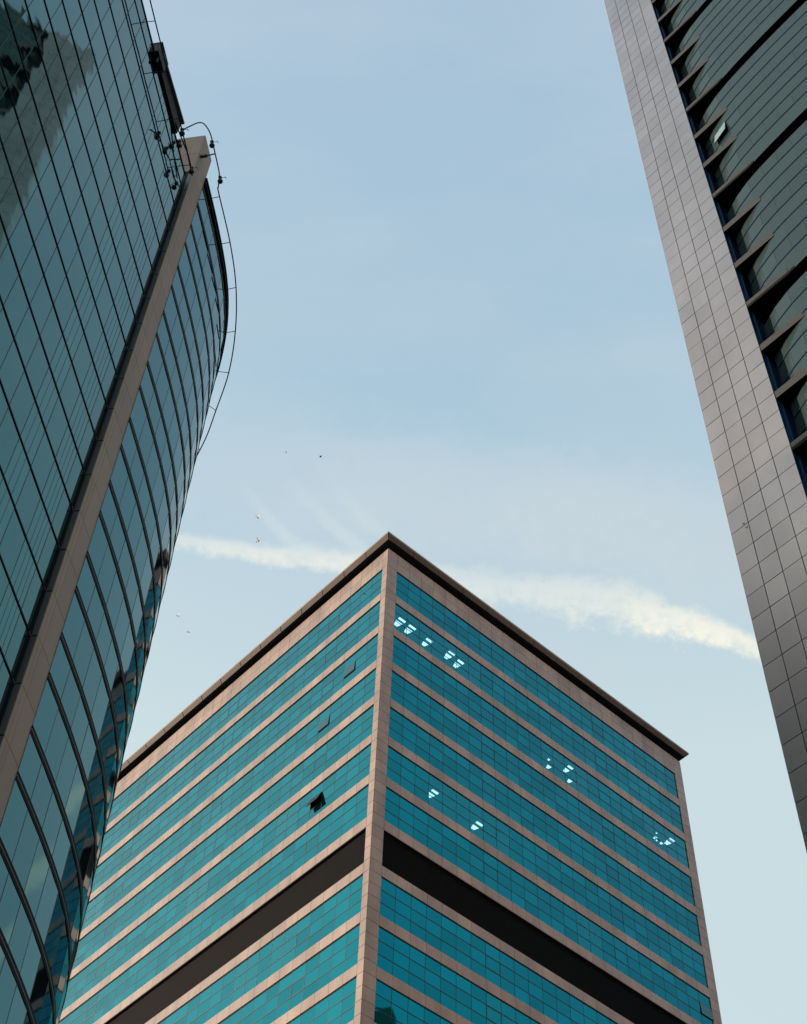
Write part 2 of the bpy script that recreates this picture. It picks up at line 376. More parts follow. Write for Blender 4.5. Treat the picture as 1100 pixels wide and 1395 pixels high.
for fi, (W, LEN, M0, PW, NP, MEND) in enumerate(FACES):
    e1 = M0 + PW * NP
    # corner piers: stacked quoin blocks
    for a0, a1, nm in ((0.0, M0, 'corner_pier'), (e1, LEN, 'corner_pier')):
        m = MB(); zt = Z_WIN
        W.slab(m, a0 + .01, a1 - .01, -EYE + .02, Z_WIN, -.2, -.015, M_STONE_DK)
        k = 0
        while zt > -EYE + .3:
            zb = max(zt - FL / 4, -EYE); W.box(m, a0 + (.0 if a0 == 0 else .014), a1 - (.0 if a0 else .014), -.01, STONE_T if fi == 0 else STONE_T, zb + .016, zt - .016, M_STONE); zt = zb
        m.build(nm, TC)
    # parapet band: two courses
    m = MB(); W.slab(m, .01, LEN - .01, Z_WIN + .01, Z_TOP - .02, -.2, -.015, M_STONE_DK)
    for zb, zt in ((Z_WIN, Z_WIN + 1.1), (Z_WIN + 1.1, Z_TOP)):
        edges = [0, M0] + [M0 + PW * i for i in range(1, NP + 1)] + [LEN]
        for a0, a1 in zip(edges, edges[1:]):
            W.box(m, a0 + (.014 if a0 else 0), a1 - (.014 if a1 < LEN else 0), -.01, STONE_T, zb + .014, zt - .014, M_STONE)
    m.build('parapet', TC)
    for k in range(NFL):
        top = Z_WIN - FL * k; bot = top - WIN_H; nxt = top - FL
        if nxt < -EYE: nxt = -EYE
        if bot < -EYE + .3: break
        # stone spandrel under the window
        m = MB(); W.slab(m, M0, e1, nxt + .005, bot - .005, -.2, -.015, M_STONE_DK)
        for i in range(NP):
            W.box(m, M0 + PW * i + .012, M0 + PW * (i + 1) - .012, -.01, STONE_T, nxt + (.012 if nxt > -1 else 0), bot - .012, M_STONE)
        m.build('spandrel', TC)
        if k == 7:                       # plant floor: dark louvres
            m = MB(); W.slab(m, M0, e1, bot + .0, top, -.6, -.5, M_GROOVE); W.box(m, M0, e1, -.6, .01, top - .05, top, M_LOUVER); W.box(m, M0, e1, -.6, .01, bot, bot + .05, M_LOUVER)
            n = 24
            for j in range(n):
                z0 = bot + (top - bot) * j / n; dz = (top - bot) / n
                p = [(M0, -.30, z0 + dz * .95), (e1, -.30, z0 + dz * .95), (e1, -.16, z0 + .02), (M0, -.16, z0 + .02)]
                q = [W.at(*x) for x in p]; m.poly(q if not W.flip else q[::-1], M_LOUVER); m.poly(q[::-1] if not W.flip else q, M_LOUVER)
                W.box(m, M0, e1, -.17, -.15, z0 + .005, z0 + .035, M_LOUVER)
            m.build('louver', TC); continue
        lit = {}
        for r in ROOMS:
            if r[0] == fi and r[1] == k:
                for i in range(r[2], r[3] + 1): lit[i] = r
        runs = [[]]
        for i in range(NP):
            if i in lit: runs.append([])
            else: runs[-1].append(i)
        wins = []
        for run in runs:
            if not run: continue
            m = MB()
            for i in run:
                for j in range(3):
                    if j == 1 and (fi, k, i) in SASH: continue
                    W.q(m, M0 + PW * i, M0 + PW * (i + 1), top - ROW * (j + 1), top - ROW * j, -.05, M_GLASS_C, .0035)
            wins.append(m.build('window', TC))
        win = wins[0]
        f = MB()
        W.box(f, M0, e1, -.06, -.038, top - .045, top, M_FRAME_C); W.box(f, M0, e1, -.06, -.038, bot, bot + .045, M_FRAME_C)
        for j in (1, 2): W.box(f, M0, e1, -.06, -.036, top - ROW * j - .028, top - ROW * j + .028, M_FRAME_C)
        for i in range(NP + 1):
            x = M0 + PW * i; h = .019
            for j in range(3):
                z1 = top - ROW * j - .03; z0 = top - ROW * (j + 1) + .03
                W.box(f, max(M0, x - h), min(e1, x + h), -.06, -.044, z0 - .012, z1 + .012, M_MULL_C)
        op = [7, 17] if fi == 0 else [4, 14, 24, 34]
        for i in op:                      # hinged sashes: heavier frame
            x0, x1 = M0 + PW * i, M0 + PW * (i + 1); z1 = top - ROW; z0 = z1 - ROW
            W.box(f, x0 - .03, x0 + .04, -.06, -.037, z0 + .0, z1 - .0, M_FRAME_C); W.box(f, x1 - .04, x1 + .03, -.06, -.037, z0 + .0, z1 - .0, M_FRAME_C)
            W.box(f, x0 + .04, x1 - .04, -.06, -.037, z1 - .06, z1 - .0, M_FRAME_C); W.box(f, x0 + .04, x1 - .04, -.06, -.037, z0, z0 + .06, M_FRAME_C)
        f.build('frame', win)
        for r in ROOMS:
            if r[0] != fi or r[1] != k: continue
            x0, x1 = M0 + PW * r[2], M0 + PW * (r[3] + 1)
            c = MB()
            for i in range(r[2], r[3] + 1):
                for j in range(3): W.q(c, M0 + PW * i, M0 + PW * (i + 1), top - ROW * (j + 1), top - ROW * j, -.05, M_CLEAR_C, .0015)
            c.build('clear_pane', win)
            c = MB(); dpt = 5.0; ctop = top + .02
            P = lambda s, d, z: W.at(s, -d, z)
            def two(pts, mm): c.poly(pts, mm)
            two([P(x0, .08, ctop), P(x1, .08, ctop), P(x1, dpt, ctop), P(x0, dpt, ctop)], M_CEIL)
            two([P(x0, .08, bot), P(x1, .08, bot), P(x1, dpt, bot), P(x0, dpt, bot)], M_ROOM)
            two([P(x0, dpt, bot), P(x1, dpt, bot), P(x1, dpt, ctop), P(x0, dpt, ctop)], M_ROOM)
            for x in (x0, x1): two([P(x, .08, bot), P(x, dpt, bot), P(x, dpt, ctop), P(x, .08, ctop)], M_ROOM)
            c.build('room', win)
            for (s_, d_, r_) in r[4]:
                l = MB(); mm = M_LAMP if fi == 0 else M_LAMPW
                def slabp(pts):
                    lo = [P(x, y, ctop - .05) for x, y in pts]; hi = [P(x, y, ctop - .004) for x, y in pts]; l.poly(lo, mm)
                    for a in range(len(pts)): b2 = (a + 1) % len(pts); l.poly([lo[a], lo[b2], hi[b2], hi[a]], mm)
                w_ = r_ * .74
                if r_ > .3: slabp([(s_ - w_, d_ - .44), (s_ + w_, d_ - .44), (s_ + w_, d_ - .26), (s_ - w_, d_ - .26)])
                slabp([(s_ - w_, d_ - .02), (s_ + w_ * .9, d_ - .02), (s_ + w_ * .45, d_ - .02 + r_), (s_ - w_ * .5, d_ - .02 + r_)])
                l.build('ceiling_lamp', win)
        for (sf, sk, si), kind in SASH.items():
            if (sf, sk) != (fi, k): continue
            x0, x1 = M0 + PW * si + .03, M0 + PW * (si + 1) - .03; z1 = top - ROW - .03; z0 = top - 2 * ROW + .03
            swing = .38 if kind == 'open' else .05
            m = MB(); mm = M_SASH_DK if kind == 'open' else M_SASH_GREY
            hd = math.sqrt(max((z1 - z0) ** 2 - swing ** 2, .01))
            A, B_, C_, D_ = (x0, -.03, z1), (x1, -.03, z1), (x1, swing - .03, z1 - hd), (x0, swing - .03, z1 - hd)
            def lerp(p, q, t): return tuple(p[i] + (q[i] - p[i]) * t for i in range(3))
            q1 = [W.at(*p) for p in (A, B_, C_, D_)]; q2 = [W.at(p[0], p[1] + (.05 if kind == 'open' else .015), p[2] + .01) for p in (A, B_, C_, D_)]
            m.poly(q1, mm); m.poly(q2, mm)
            for i in range(4): j = (i + 1) % 4; m.poly([q1[i], q1[j], q2[j], q2[i]], M_SASH_DK if kind == 'open' else M_FRAME_C)
            if kind == 'open':
                W.slab(m, x0, x1, z0, z1, -.5, -.45, M_GROOVE)
                for a, b2 in ((x0 - .02, x0), (x1, x1 + .02)): W.box(m, a, b2, -.45, -.05, z0, z1, M_GROOVE)
                W.box(m, x0, x1, -.45, -.05, z1, z1 + .02, M_GROOVE); W.box(m, x0, x1, -.45, -.05, z0 - .02, z0, M_GROOVE)
            m.build('open_sash' if kind == 'open' else 'tilted_sash', win)
# the other two sides of the tower
m = MB(); m.box(WR - .3, WR - .02, .02, WL, 0, Z_TOP + EYE - .02, M_STONE); m.box(.02, WR - .3, WL - .3, WL, 0, Z_TOP + EYE - .02, M_STONE)
m.build('rear_wall', TC)
# roof slab: thin lit edge, sloped metal underside, dark recess against the wall
def ring(o): return [(-o, -o), (WR + o, -o), (WR + o, WL + o), (-o, WL + o)]
def band(mb, oa, za, ob, zb, mm):
    a, b2 = ring(oa), ring(ob)
    for i in range(4):
        j = (i + 1) % 4
        mb.poly([(*a[i], za + EYE), (*a[j], za + EYE), (*b2[j], zb + EYE), (*b2[i], zb + EYE)], mm)
OV = .69
m = MB(); band(m, OV, 103.60, OV, 103.80, M_FASCIA); m.poly([(x, y, 103.80 + EYE) for x, y in ring(OV)], M_ROOF)
rf = m.build('roof', TC)
m = MB()
for i, (p, q) in enumerate(zip(ring(OV), ring(OV)[1:] + ring(OV)[:1])):
    L_ = math.dist(p, q); n = int(L_ / 2.73); pin, qin = ring(.40)[i], ring(.40)[(i + 1) % 4]
    for k in range(n):
        t0, t1 = k / n + .0006, (k + 1) / n - .0006
        lp = lambda a, b2, t: (a[0] + (b2[0] - a[0]) * t, a[1] + (b2[1] - a[1]) * t)
        a, b2, c2, d2 = lp(p, q, t0), lp(p, q, t1), lp(pin, qin, t1), lp(pin, qin, t0)
        m.poly([(*d2, 103.24 + EYE), (*c2, 103.24 + EYE), (*b2, 103.60 + EYE), (*a, 103.60 + EYE)], M_SOFFIT_OUT)
band(m, .405, 103.26, OV - .005, 103.615, M_GROOVE); band(m, .40, 103.24, .36, 103.32, M_SOFFIT_IN)
m.build('soffit_edge', rf)
m = MB(); band(m, .0, 102.66, -.45, 102.70, M_SOFFIT_IN); band(m, -.45, 102.70, -.45, 103.24, M_SOFFIT_IN); band(m, -.45, 103.24, .38, 103.29, M_SOFFIT_IN); m.build('soffit', rf)

# ================================================================== curved glass tower (left)
AZ_F = R(10.8)
TL = empty('glass_tower', (-15.117, 2.884, 0), AZ_F, 'blue-grey mirror glass tower with a taupe pier between its flat front and its curved front', 'glass tower')
FLAT = Wall(lambda s, o, z: (s, -o, z + EYE))
SC0, SC1 = -8.35, 25.97                  # flat glass from, to
RW, ZL0, ZR = 1.966, 61.936, 63.0
joints = [22.1 + 1.05 * k for k in range(-29, 5)]
joints = [x for x in joints if SC0 < x < SC1 - .1]
cuts = [SC0] + joints + [SC1]
z1 = ZR
k = 0
while z1 > -EYE + .2:
    z0 = max(ZL0 - RW * k, -EYE)
    m = MB()
    for a0, a1 in zip(cuts, cuts[1:]): FLAT.q(m, a0, a1, z0, z1, 0, M_GLASS_L, .0016)
    w_ = m.build('window_row', TL)
    m = MB()
    FLAT.box(m, SC0, SC1, -.02, .022, z0 - .034, z0 + .034, M_CAP_L)
    FLAT.box(m, SC1, 26.18, .0, .02, z0 - .02, z0 + .02, M_BAR)
    for x in joints:
        FLAT.box(m, x - .013, x + .013, -.01, .006, z0 + .03, z1 - .03, M_JOINT_L if x < 21 else M_JOINT_B)
    for x in (22.44, 22.77, 24.50, 24.76, 25.0): FLAT.box(m, x - .008, x + .008, -.01, .004, z0 + .03, z1 - .03, M_JOINT_B)
    m.build('frame', w_)
    z1 = z0; k += 1
m = MB(); FLAT.box(m, SC1, 26.18, -.6, -.4, -EYE, ZR, M_GAP); FLAT.box(m, SC1 - .03, SC1, -.6, -.01, -EYE, ZR, M_GAP)
m.build('recess', TL)
m = MB(); FLAT.box(m, SC0, SC1, -.3, .03, ZR, ZR + .09, M_CAP_L); m.build('coping', TL)
# pier
PS0, PS1, PN, PTOP = 26.18, 27.43, .22, 67.9
m = MB(); FLAT.box(m, PS0 + .01, PS1 - .005, -4.0, PN - .015, -EYE, PTOP - .02, M_GAP)
zs_ = [PTOP] + [z for z in [ZL0 - RW * (k - 2) for k in range(36)] if -EYE < z < PTOP - .3] + [-EYE]
for zt, zb in zip(zs_, zs_[1:]):
    for a0, a1 in ((PS0, 26.36), (26.36, 26.58), (26.58, PS1)):
        FLAT.box(m, a0 + (.006 if a0 > PS0 else 0), a1 - .006, PN - .03, PN, zb + .01, zt - .01, M_PIER)
pier = m.build('pier', TL)
m = MB()
for zt, zb in zip(zs_, zs_[1:]):
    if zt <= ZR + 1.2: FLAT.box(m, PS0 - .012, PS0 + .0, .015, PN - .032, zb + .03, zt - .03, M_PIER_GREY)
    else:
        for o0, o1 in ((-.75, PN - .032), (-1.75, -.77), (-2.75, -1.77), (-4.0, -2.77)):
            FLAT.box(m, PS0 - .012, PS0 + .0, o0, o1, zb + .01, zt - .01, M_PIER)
m.build('pier_return', pier)
# curved front: plan curve (s, out)
CP = [(27.385, .235), (28.3, .235), (29.4, .225), (30.5, .19), (31.6, .13), (32.6, .03), (33.6, -.13), (34.7, -.40), (35.5, -.66), (36.4, -1.01), (37.2, -1.38), (38.4, -2.05),
      (39.8, -3.05), (41.2, -4.4), (42.5, -6.0), (43.6, -8.0), (44.5, -10.5), (45.0, -13.5), (45.2, -17), (45.2, -22)]
def resample(pts, step):
    pts = [Vector(p) for p in pts]; fine = []
    for i in range(len(pts) - 1):
        p0 = pts[max(i - 1, 0)]; p1 = pts[i]; p2 = pts[i + 1]; p3 = pts[min(i + 2, len(pts) - 1)]
        for j in range(20):
            t = j / 20; fine.append(.5 * ((2 * p1) + (p2 - p0) * t + (2 * p0 - 5 * p1 + 4 * p2 - p3) * t * t + (3 * p1 - p0 - 3 * p2 + p3) * t ** 3))
    fine.append(pts[-1]); out = [fine[0]]; acc = 0
    for a, b2 in zip(fine, fine[1:]):
        acc += (b2 - a).length
        if acc >= step: out.append(b2); acc = 0
    if (out[-1] - fine[-1]).length > step * .3: out.append(fine[-1])
    else: out[-1] = fine[-1]
    return out
def normals(pl):
    ns = []
    for i in range(len(pl)):
        d = (pl[min(i + 1, len(pl) - 1)] - pl[max(i - 1, 0)]).normalized(); ns.append(Vector((-d.y, d.x)))
    return ns
def curve_strip(mb, pl, ns, o, z0, z1, mm, tilt=0, only=None):
    for i in range(len(pl) - 1):
        if only and not only(i): continue
        a = pl[i] + ns[i] * o; b2 = pl[i + 1] + ns[i + 1] * o
        t = [rnd.uniform(-tilt, tilt) for _ in range(3)]
        w = [t[0] + t[1], -t[0] + t[1], -t[0] - t[1], t[0] - t[1]]
        p = [(a.x, a.y + w[0], z0), (b2.x, b2.y + w[1], z0), (b2.x, b2.y + w[2], z1), (a.x, a.y + w[3], z1)]
        mb.poly([(q[0], -q[1], q[2] + EYE) for q in p], mm)
def curve_bar(mb, pl, ns, o0, o1, z0, z1, mm, i0=0, i1=None, bottom=None):
    i1 = len(pl) - 1 if i1 is None else i1
    for i in range(i0, i1):
        r = [pl[i] + ns[i] * o1, pl[i + 1] + ns[i + 1] * o1, pl[i + 1] + ns[i + 1] * o0, pl[i] + ns[i] * o0]
        mb.hexa([(q.x, -q.y, z0 + EYE) for q in r] + [(q.x, -q.y, z1 + EYE) for q in r], mm, bottom=bottom)
cpl = resample(CP, 1.08); cns = normals(cpl)
fpl = resample(CP, .36); fns = normals(fpl)
ZRC = 65.7
zl = sorted([39.86 + 3.87 * q for q in range(-11, 8)] + [41.58 + 3.87 * q for q in range(-11, 8)], reverse=True)
zl = [z for z in zl if -EYE + .5 < z < ZRC - .6]
bounds = [ZRC] + zl + [-EYE]
for zt, zb in zip(bounds, bounds[1:]):
    m = MB(); curve_strip(m, cpl, cns, 0, zb, zt, M_GLASS_LC, .0018); w_ = m.build('curved_window_row', TL)
    if zb > -EYE + .1:
        m = MB()
        curve_bar(m, fpl, fns, -.02, .012, zb - .15, zb - .028, M_CAP_L)
        curve_bar(m, fpl, fns, -.02, .016, zb - .028, zb + .028, M_BAR)
        curve_bar(m, fpl, fns, -.02, .012, zb + .028, zb + .15, M_CAP_L)
    else: m = MB()
    for p, n_ in zip(cpl[1:-1], cns[1:-1]):
        t = Vector((n_.y, -n_.x)) * .011
        r = [p - t + n_ * .005, p + t + n_ * .005, p + t - n_ * .02, p - t - n_ * .02]
        m.hexa([(q.x, -q.y, zb + .14 + EYE) for q in r] + [(q.x, -q.y, zt - .14 + EYE) for q in r], M_JOINT_B)
    m.build('frame', w_)
m = MB(); curve_bar(m, fpl, fns, -.25, .07, ZRC, ZRC + .14, M_CAP_L); curve_bar(m, fpl, fns, -.02, .07, ZRC - .42, ZRC - .30, M_CAP_L); m.build('coping', TL)
# body and roof
m = MB()
m.prism([(SC0, .3), (PS0, .3), (PS0, 24), (SC0, 24)], 0, ZR - .05 + EYE, M_GAP)
body = [(27.5, 1.2), (33.5, 1.4)] + [(p.x - .5, -p.y + .5) for p in cpl if p.x > 34.8] + [(27.5, 22)]
m.prism([(x, y) for x, y in body], 0, ZRC - .1 + EYE, M_GAP)
m.build('core', TL)
# rails around the roof with their arms
ZRAIL, NRAIL = 62.39, .507
m = MB(); z = ZRAIL + EYE
m.tube([(SC0, -NRAIL, z), (25.33, -NRAIL, z)], .028, M_PIPE, 8); m.build('light_rail', TL)
for j in range(16):
    s_ = 25.25 - 2.1 * j
    if s_ < SC0: break
    m = MB(); m.bar((s_, .0, z), (s_ + .02, -NRAIL, z), .017, M_PIPE); m.build('rail_arm', TL)
ZS = 65.2 / 63.0
def far(s, n, z): k = 65.2 / z; return (s * k, 15.39 + (n - 15.39) * k)
zc = 65.2 + EYE
hz = [62.39, 62.6, 63.2, 63.9, 64.6, 65.0, 65.2, 65.2, 65.2, 65.2, 65.2]
hoop = [(22.93, .98, 60.4), (22.93, 1.25, 60.7), (23.05, 1.51, 61.3), (23.39, 1.58, 62.0), (23.96, 1.6, 62.6), (24.52, 1.55, 63.0), (25.12, 1.54, 63.0), (25.87, 1.53, 63.0), (26.21, 1.49, 63.0), (26.71, 1.33, 63.0), (26.95, 1.29, 63.0)]
hoop = [(s * h / z0, 15.39 + (n - 15.39) * h / z0, h) for (s, n, z0), h in zip(hoop, hz)]
rail = hoop + [(*far(x, y, 63.0), 65.2) for x, y in [(29.42, 1.27), (31.62, 1.06), (33.87, .54), (36.03, -.25), (38.0, -1.31), (39.66, -2.26), (41.4, -3.6), (43.0, -5.4), (44.4, -7.9)]]
sm = []
rv = [Vector(p) for p in rail]
for i in range(len(rv) - 1):
    p0 = rv[max(i - 1, 0)]; p1 = rv[i]; p2 = rv[i + 1]; p3 = rv[min(i + 2, len(rv) - 1)]
    for j in range(6):
        t = j / 6; sm.append(.5 * ((2 * p1) + (p2 - p0) * t + (2 * p0 - 5 * p1 + 4 * p2 - p3) * t * t + (3 * p1 - p0 - 3 * p2 + p3) * t ** 3))
sm.append(rv[-1])
m = MB(); m.tube([(p.x, -p.y, p.z + EYE) for p in sm], .030, M_PIPE); m.build('light_rail', TL)
def on_curve(s_):
    for a, b2, na in zip(fpl, fpl[1:], fns):
        if a.x <= s_ <= b2.x: return a.lerp(b2, (s_ - a.x) / max(b2.x - a.x, 1e-6)), na
    return fpl[-1], fns[-1]
for (s_, n_) in [far(x, y, 63.0) for x, y in [(27.15, 1.26), (29.38, 1.25), (31.64, 1.06), (33.88, .54), (36.04, -.25), (38.04, -1.32), (40.2, -2.6)]]:
    best = min(range(len(fpl)), key=lambda i: (fpl[i] - Vector((s_, n_))).length); c_ = fpl[best]
    m = MB(); m.bar((c_.x, -c_.y, zc), (s_, -n_, zc), .018, M_PIPE); m.build('rail_arm', TL)
m = MB(); m.bar((26.41, -.18, 65.98 + EYE), (26.27, -.54, 65.66 + EYE), .075, M_STEEL_DK); m.bar((26.28, -.50, 65.68 + EYE), (26.04, -1.06, zc), .032, M_STEEL_DK); m.build('rail_arm', TL)
m = MB(); m.tube([(23.6, -.10, 63.2 + EYE), (25.0, -.30, 63.2 + EYE), (26.0, -.34, 62.9 + EYE)], .03, M_PIPE); m.build('roof_pipe', TL)
def world(T, p):
    a = T.rotation_euler.z; return (T.location.x + p[0] * math.cos(a) - p[1] * math.sin(a), T.location.y + p[0] * math.sin(a) + p[1] * math.cos(a), p[2])
# floodlights clamped on the rails
FLOODS = [(24.40, .12, 62.95, 'floodlight at the roof edge left of the pier head, under no hoop'),
          (23.68, .507, 62.39, 'floodlight where the hoop springs from the straight rail, below the dark roof unit'),
          (25.42, .507, 62.39, 'floodlight in front of the taupe pier, at the lower end of the straight rail'),
          (25.48, 1.03, 65.2, 'floodlight on the bent hoop beside the top corner of the pier'),
          (27.20, 1.02, 65.2, 'floodlight on the bent rail against the open sky, farthest right')]
for i, (s_, o_, z_, lab) in enumerate(FLOODS):
    T = empty('floodlight', world(TL, (s_, -o_, z_ + EYE)), AZ_F, lab, 'floodlight', 'floodlights clamped on the roof rails')
    m = MB(); m.ball((0.02, -.05, -.36), .125, M_STEEL_DK, 12, 8, 1, 1, .95); m.build('lamp_housing', T, True)
    m = MB(); m.bar((0, 0, .10), (0, 0, -.16), .055, M_STEEL_DK, 8); m.bar((0, 0, -.16), (.02, -.03, -.27), .035, M_STEEL_DK, 8); m.box(-.06, .06, -.07, .07, -.02, .08, M_STEEL_DK); m.build('clamp', T)
    m = MB(); m.bar((0, -.04, .03), (.05, -.28, .05), .010, M_STEEL_DK); m.bar((-.04, -.22, .05), (.13, -.26, .05), .008, M_STEEL_DK); m.build('bolt', T)
# dark unit on the parapet
T = empty('roof_unit', world(TL, (22.3, 0, 63.1 + EYE)), AZ_F, 'long dark box with brown edges sitting on the parapet of the glass tower', 'roof unit')
m = MB(); m.hexa([(-1.5, -.10, -.12), (1.75, -.10, -.05), (1.75, .7, -.05), (-1.5, .7, -.12), (-1.5, -.13, .55), (1.75, -.16, 1.12), (1.75, .7, 1.12), (-1.5, .7, .55)], M_CRADLE, ); m.build('housing', T)
m = MB(); m.hexa([(-1.55, -.24, .53), (1.82, -.24, 1.10), (1.82, .74, 1.10), (-1.55, .74, .53), (-1.55, -.24, .66), (1.82, -.24, 1.23), (1.82, .74, 1.23), (-1.55, .74, .66)], M_CRADLE_EDGE); m.build('lid', T)
m = MB(); m.box(-1.95, -1.0, -.22, .5, -.20, .72, M_CRADLE); m.box(-1.97, -.98, -.26, .52, .72, .80, M_CRADLE_EDGE); m.box(-1.72, -1.62, -.18, -.12, -.75, -.20, M_CRADLE); m.build('end_box', T)

# ================================================================== panel-clad tower (right)
AZ_S = R(139.8)
KR = 1.09; MB.K = KR
TR = empty('panel_tower', (13.2904 * KR, 37.197 * KR, 0), AZ_S, 'tower with a grey panelled edge strip and bulging grey-green glass with black slots', 'office tower')
RT = Wall(lambda s, o, z: (s, -o, z + EYE))
LENR, ZA, FR, PROW = 39.0, 88.62, 4.003, 1.3343
ROOFZ = 121.9
def strip(s0, s1):
    m = MB(); RT.box(m, s0 + .01, s1 - .01, -.3, -.03, -EYE, ROOFZ - .03, M_PANEL_GAP)
    z = ZA - .88 + PROW * 40
    while z > ROOFZ: z -= PROW
    zs = [ROOFZ]
    while z > -EYE: zs.append(z); z -= PROW
    zs.append(-EYE)
    for zt, zb in zip(zs, zs[1:]):
        if zt - zb < .05: continue
        for i in range(4):
            a0 = s0 + (s1 - s0) * i / 4; a1 = s0 + (s1 - s0) * (i + 1) / 4
            RT.q(m, a0 + .017, a1 - .017, zb + .017, zt - .017, 0, M_PANEL, .006)
    return m.build('cladding', TR)
strip(0, 3.64); strip(LENR - 3.64, LENR)
GP = [(3.84, -.70), (4.5, -.41), (4.95, -.27), (5.5, -.13), (6.1, 0.0), (7.2, .12), (8.56, .235), (10.2, .34), (12.4, .43), (15, .50), (19.5, .54)]
GP = GP + [(LENR - x, y) for x, y in GP[-2::-1]]
gpl = resample(GP, .97); gns = normals(gpl)
# return walls beside the strips, blue glass storey by storey, and their frame
jr = range(-23, 9)
for s_, sg in ((3.66, 1), (LENR - 3.66, -1)):
    m = MB(); mf = MB()
    for j in jr:
        zb = max(ZA + FR * j, -EYE); zt = min(ZA + FR * (j + 1), ROOFZ)
        for o0, o1 in ((-.30, -.0), (-.95, -.30), (-2.8, -.95)):
            p = [(s_, o1, zb), (s_, o0, zb), (s_, o0, zt), (s_, o1, zt)]
            q = [RT.at(*x) for x in p]; m.poly(q if sg > 0 else q[::-1], M_BLUE)
        mf.box(min(s_, s_ + sg * .04), max(s_, s_ + sg * .04), .02, 2.8, zb + EYE, zb + .3 + EYE, M_LINE_R)
        for o in (-.33, -.98): mf.box(min(s_, s_ + sg * .05), max(s_, s_ + sg * .05), -o - .025, -o + .025, zb + EYE, zt + EYE, M_TICK_R)
    rw = m.build('return_glass', TR); mf.build('return_frame', rw)
m = MB(); m.box(3.60, 3.655, .31, 4.5, 0, ROOFZ + EYE, M_GROOVE); m.box(LENR - 3.655, LENR - 3.60, .31, 4.5, 0, ROOFZ + EYE, M_GROOVE)
m.box(3.66, LENR - 3.66, 3.0, 3.2, 0, ROOFZ + EYE, M_GROOVE); m.build('recess', TR)
WIN_ROWS = {0: [0, 1.55, 2.915, 4.28], 1: [4.28, 5.645, 7.01, 8.375], 2: [8.375, 9.74, 10.9]}
for j in jr:
    base = ZA + FR * (j - j % 3); rows = [r for r in WIN_ROWS[j % 3]]
    if base + rows[-1] < -EYE: continue
    m = MB(); trs = []
    for r0_, r1_ in zip(rows, rows[1:]):
        z0 = max(base + r0_, -EYE); z1 = min(base + r1_, ROOFZ - .3)
        if z1 - z0 < .1: continue
        skip = None
        if j == -2 and abs(r0_ - 5.645) < .01: skip = lambda i: i != 1
        curve_strip(m, gpl, gns, 0, z0, z1, M_GLASS_R, .0012, skip)
        tr = tk = MB()
        if r0_ > 0: trs.append(tr); curve_bar(tr, gpl, gns, -.03, .035, z0 - .05, z0 + .05, M_LINE_R)
        if abs(r0_ - 1.55) < .01 or abs(r0_ - 5.645) < .01 or abs(r0_ - 9.74) < .01:
            for p, n_ in zip(gpl[1:-1], gns[1:-1]):
                t = Vector((n_.y, -n_.x)) * .024
                q = [p - t + n_ * .006, p + t + n_ * .006, p + t - n_ * .02, p - t - n_ * .02]
                tk.hexa([(v.x, -v.y, z0 + .04 + EYE) for v in q] + [(v.x, -v.y, z1 - .04 + EYE) for v in q], M_TICK_R)
    w_ = m.build('window_band', TR)
    for tr in trs: tr.build('transom', w_)
for j in range(-23, 9):
    z = ZA + FR * j
    if z < 0: continue
    if j % 3 == 0:                      # slot under every third slab, its soffit follows the glass
        m = MB(); pts = [(3.66, 2.95)] + [(3.66, 0.0), (6.08, 0.0)] + [(p.x, -p.y + .012) for p in gpl if 6.2 < p.x < LENR - 6.2] + [(LENR - 6.08, 0.0), (LENR - 3.66, 0.0), (LENR - 3.66, 2.95)]
        m.prism(pts, z + EYE, z + .2 + EYE, M_GROOVE); m.build('soffit', TR)
        m = MB(); curve_bar(m, gpl, gns, -1.0, -.9, z - 1.12, z, M_GROOVE); curve_bar(m, gpl, gns, -.9, -.03, z - 1.16, z - 1.12, M_GROOVE); m.build('slot_back', TR)
        lo, hi, back = 0.004, .52, 2.9
    else: lo, hi, back = 0.0, .50, 2.9
    for s0, s1 in ((3.665, 6.09), (LENR - 6.09, LENR - 3.665)):
        m = MB(); m.box(s0, s1, 0.0 + .003, back, z + EYE - (.006 if j % 3 == 0 else 0), z + hi + EYE, M_LEDGE, bottom=M_GROOVE)
        m.build('ledge', TR)
# one pane pushed open
p0, p1 = gpl[1], gpl[2]; n0 = gns[1]; z1 = ZA - 2 * FR + FR * (-1) + 0 if False else ZA + FR * (-3) + 7.01; z0 = ZA + FR * (-3) + 5.645
m = MB()
a, b2 = p0, p1; out = n0 * .20
q = [(a.x, -a.y, z1 - .05 + EYE), (b2.x, -b2.y, z1 - .05 + EYE), (b2.x + out.x, -(b2.y + out.y), z0 + .10 + EYE), (a.x + out.x, -(a.y + out.y), z0 + .10 + EYE)]
q2 = [(x + n0.x * .05, y - n0.y * .05, zz_ + .02) for x, y, zz_ in q]
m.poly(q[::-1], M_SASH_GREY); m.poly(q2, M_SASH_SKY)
for i in range(4): k = (i + 1) % 4; m.poly([q[i], q[k], q2[k], q2[i]], M_SASH_DK)
m.poly([(a.x - n0.x * .3, -(a.y - n0.y * .3), z0 + EYE), (b2.x - n0.x * .3, -(b2.y - n0.y * .3), z0 + EYE), (b2.x - n0.x * .3, -(b2.y - n0.y * .3), z1 + EYE), (a.x - n0.x * .3, -(a.y - n0.y * .3), z1 + EYE)], M_GROOVE)
m.build('open_sash', TR, label='pale pane pushed open at its foot')
m = MB(); m.box(0.05, LENR - .05, 4.5, 26, 0, ROOFZ - .2 + EYE, M_PANEL); m.box(.02, 3.6, .3, 4.5, 0, ROOFZ - .1 + EYE, M_PANEL); m.box(LENR - 3.6, LENR - .02, .3, 4.5, 0, ROOFZ - .1 + EYE, M_PANEL)
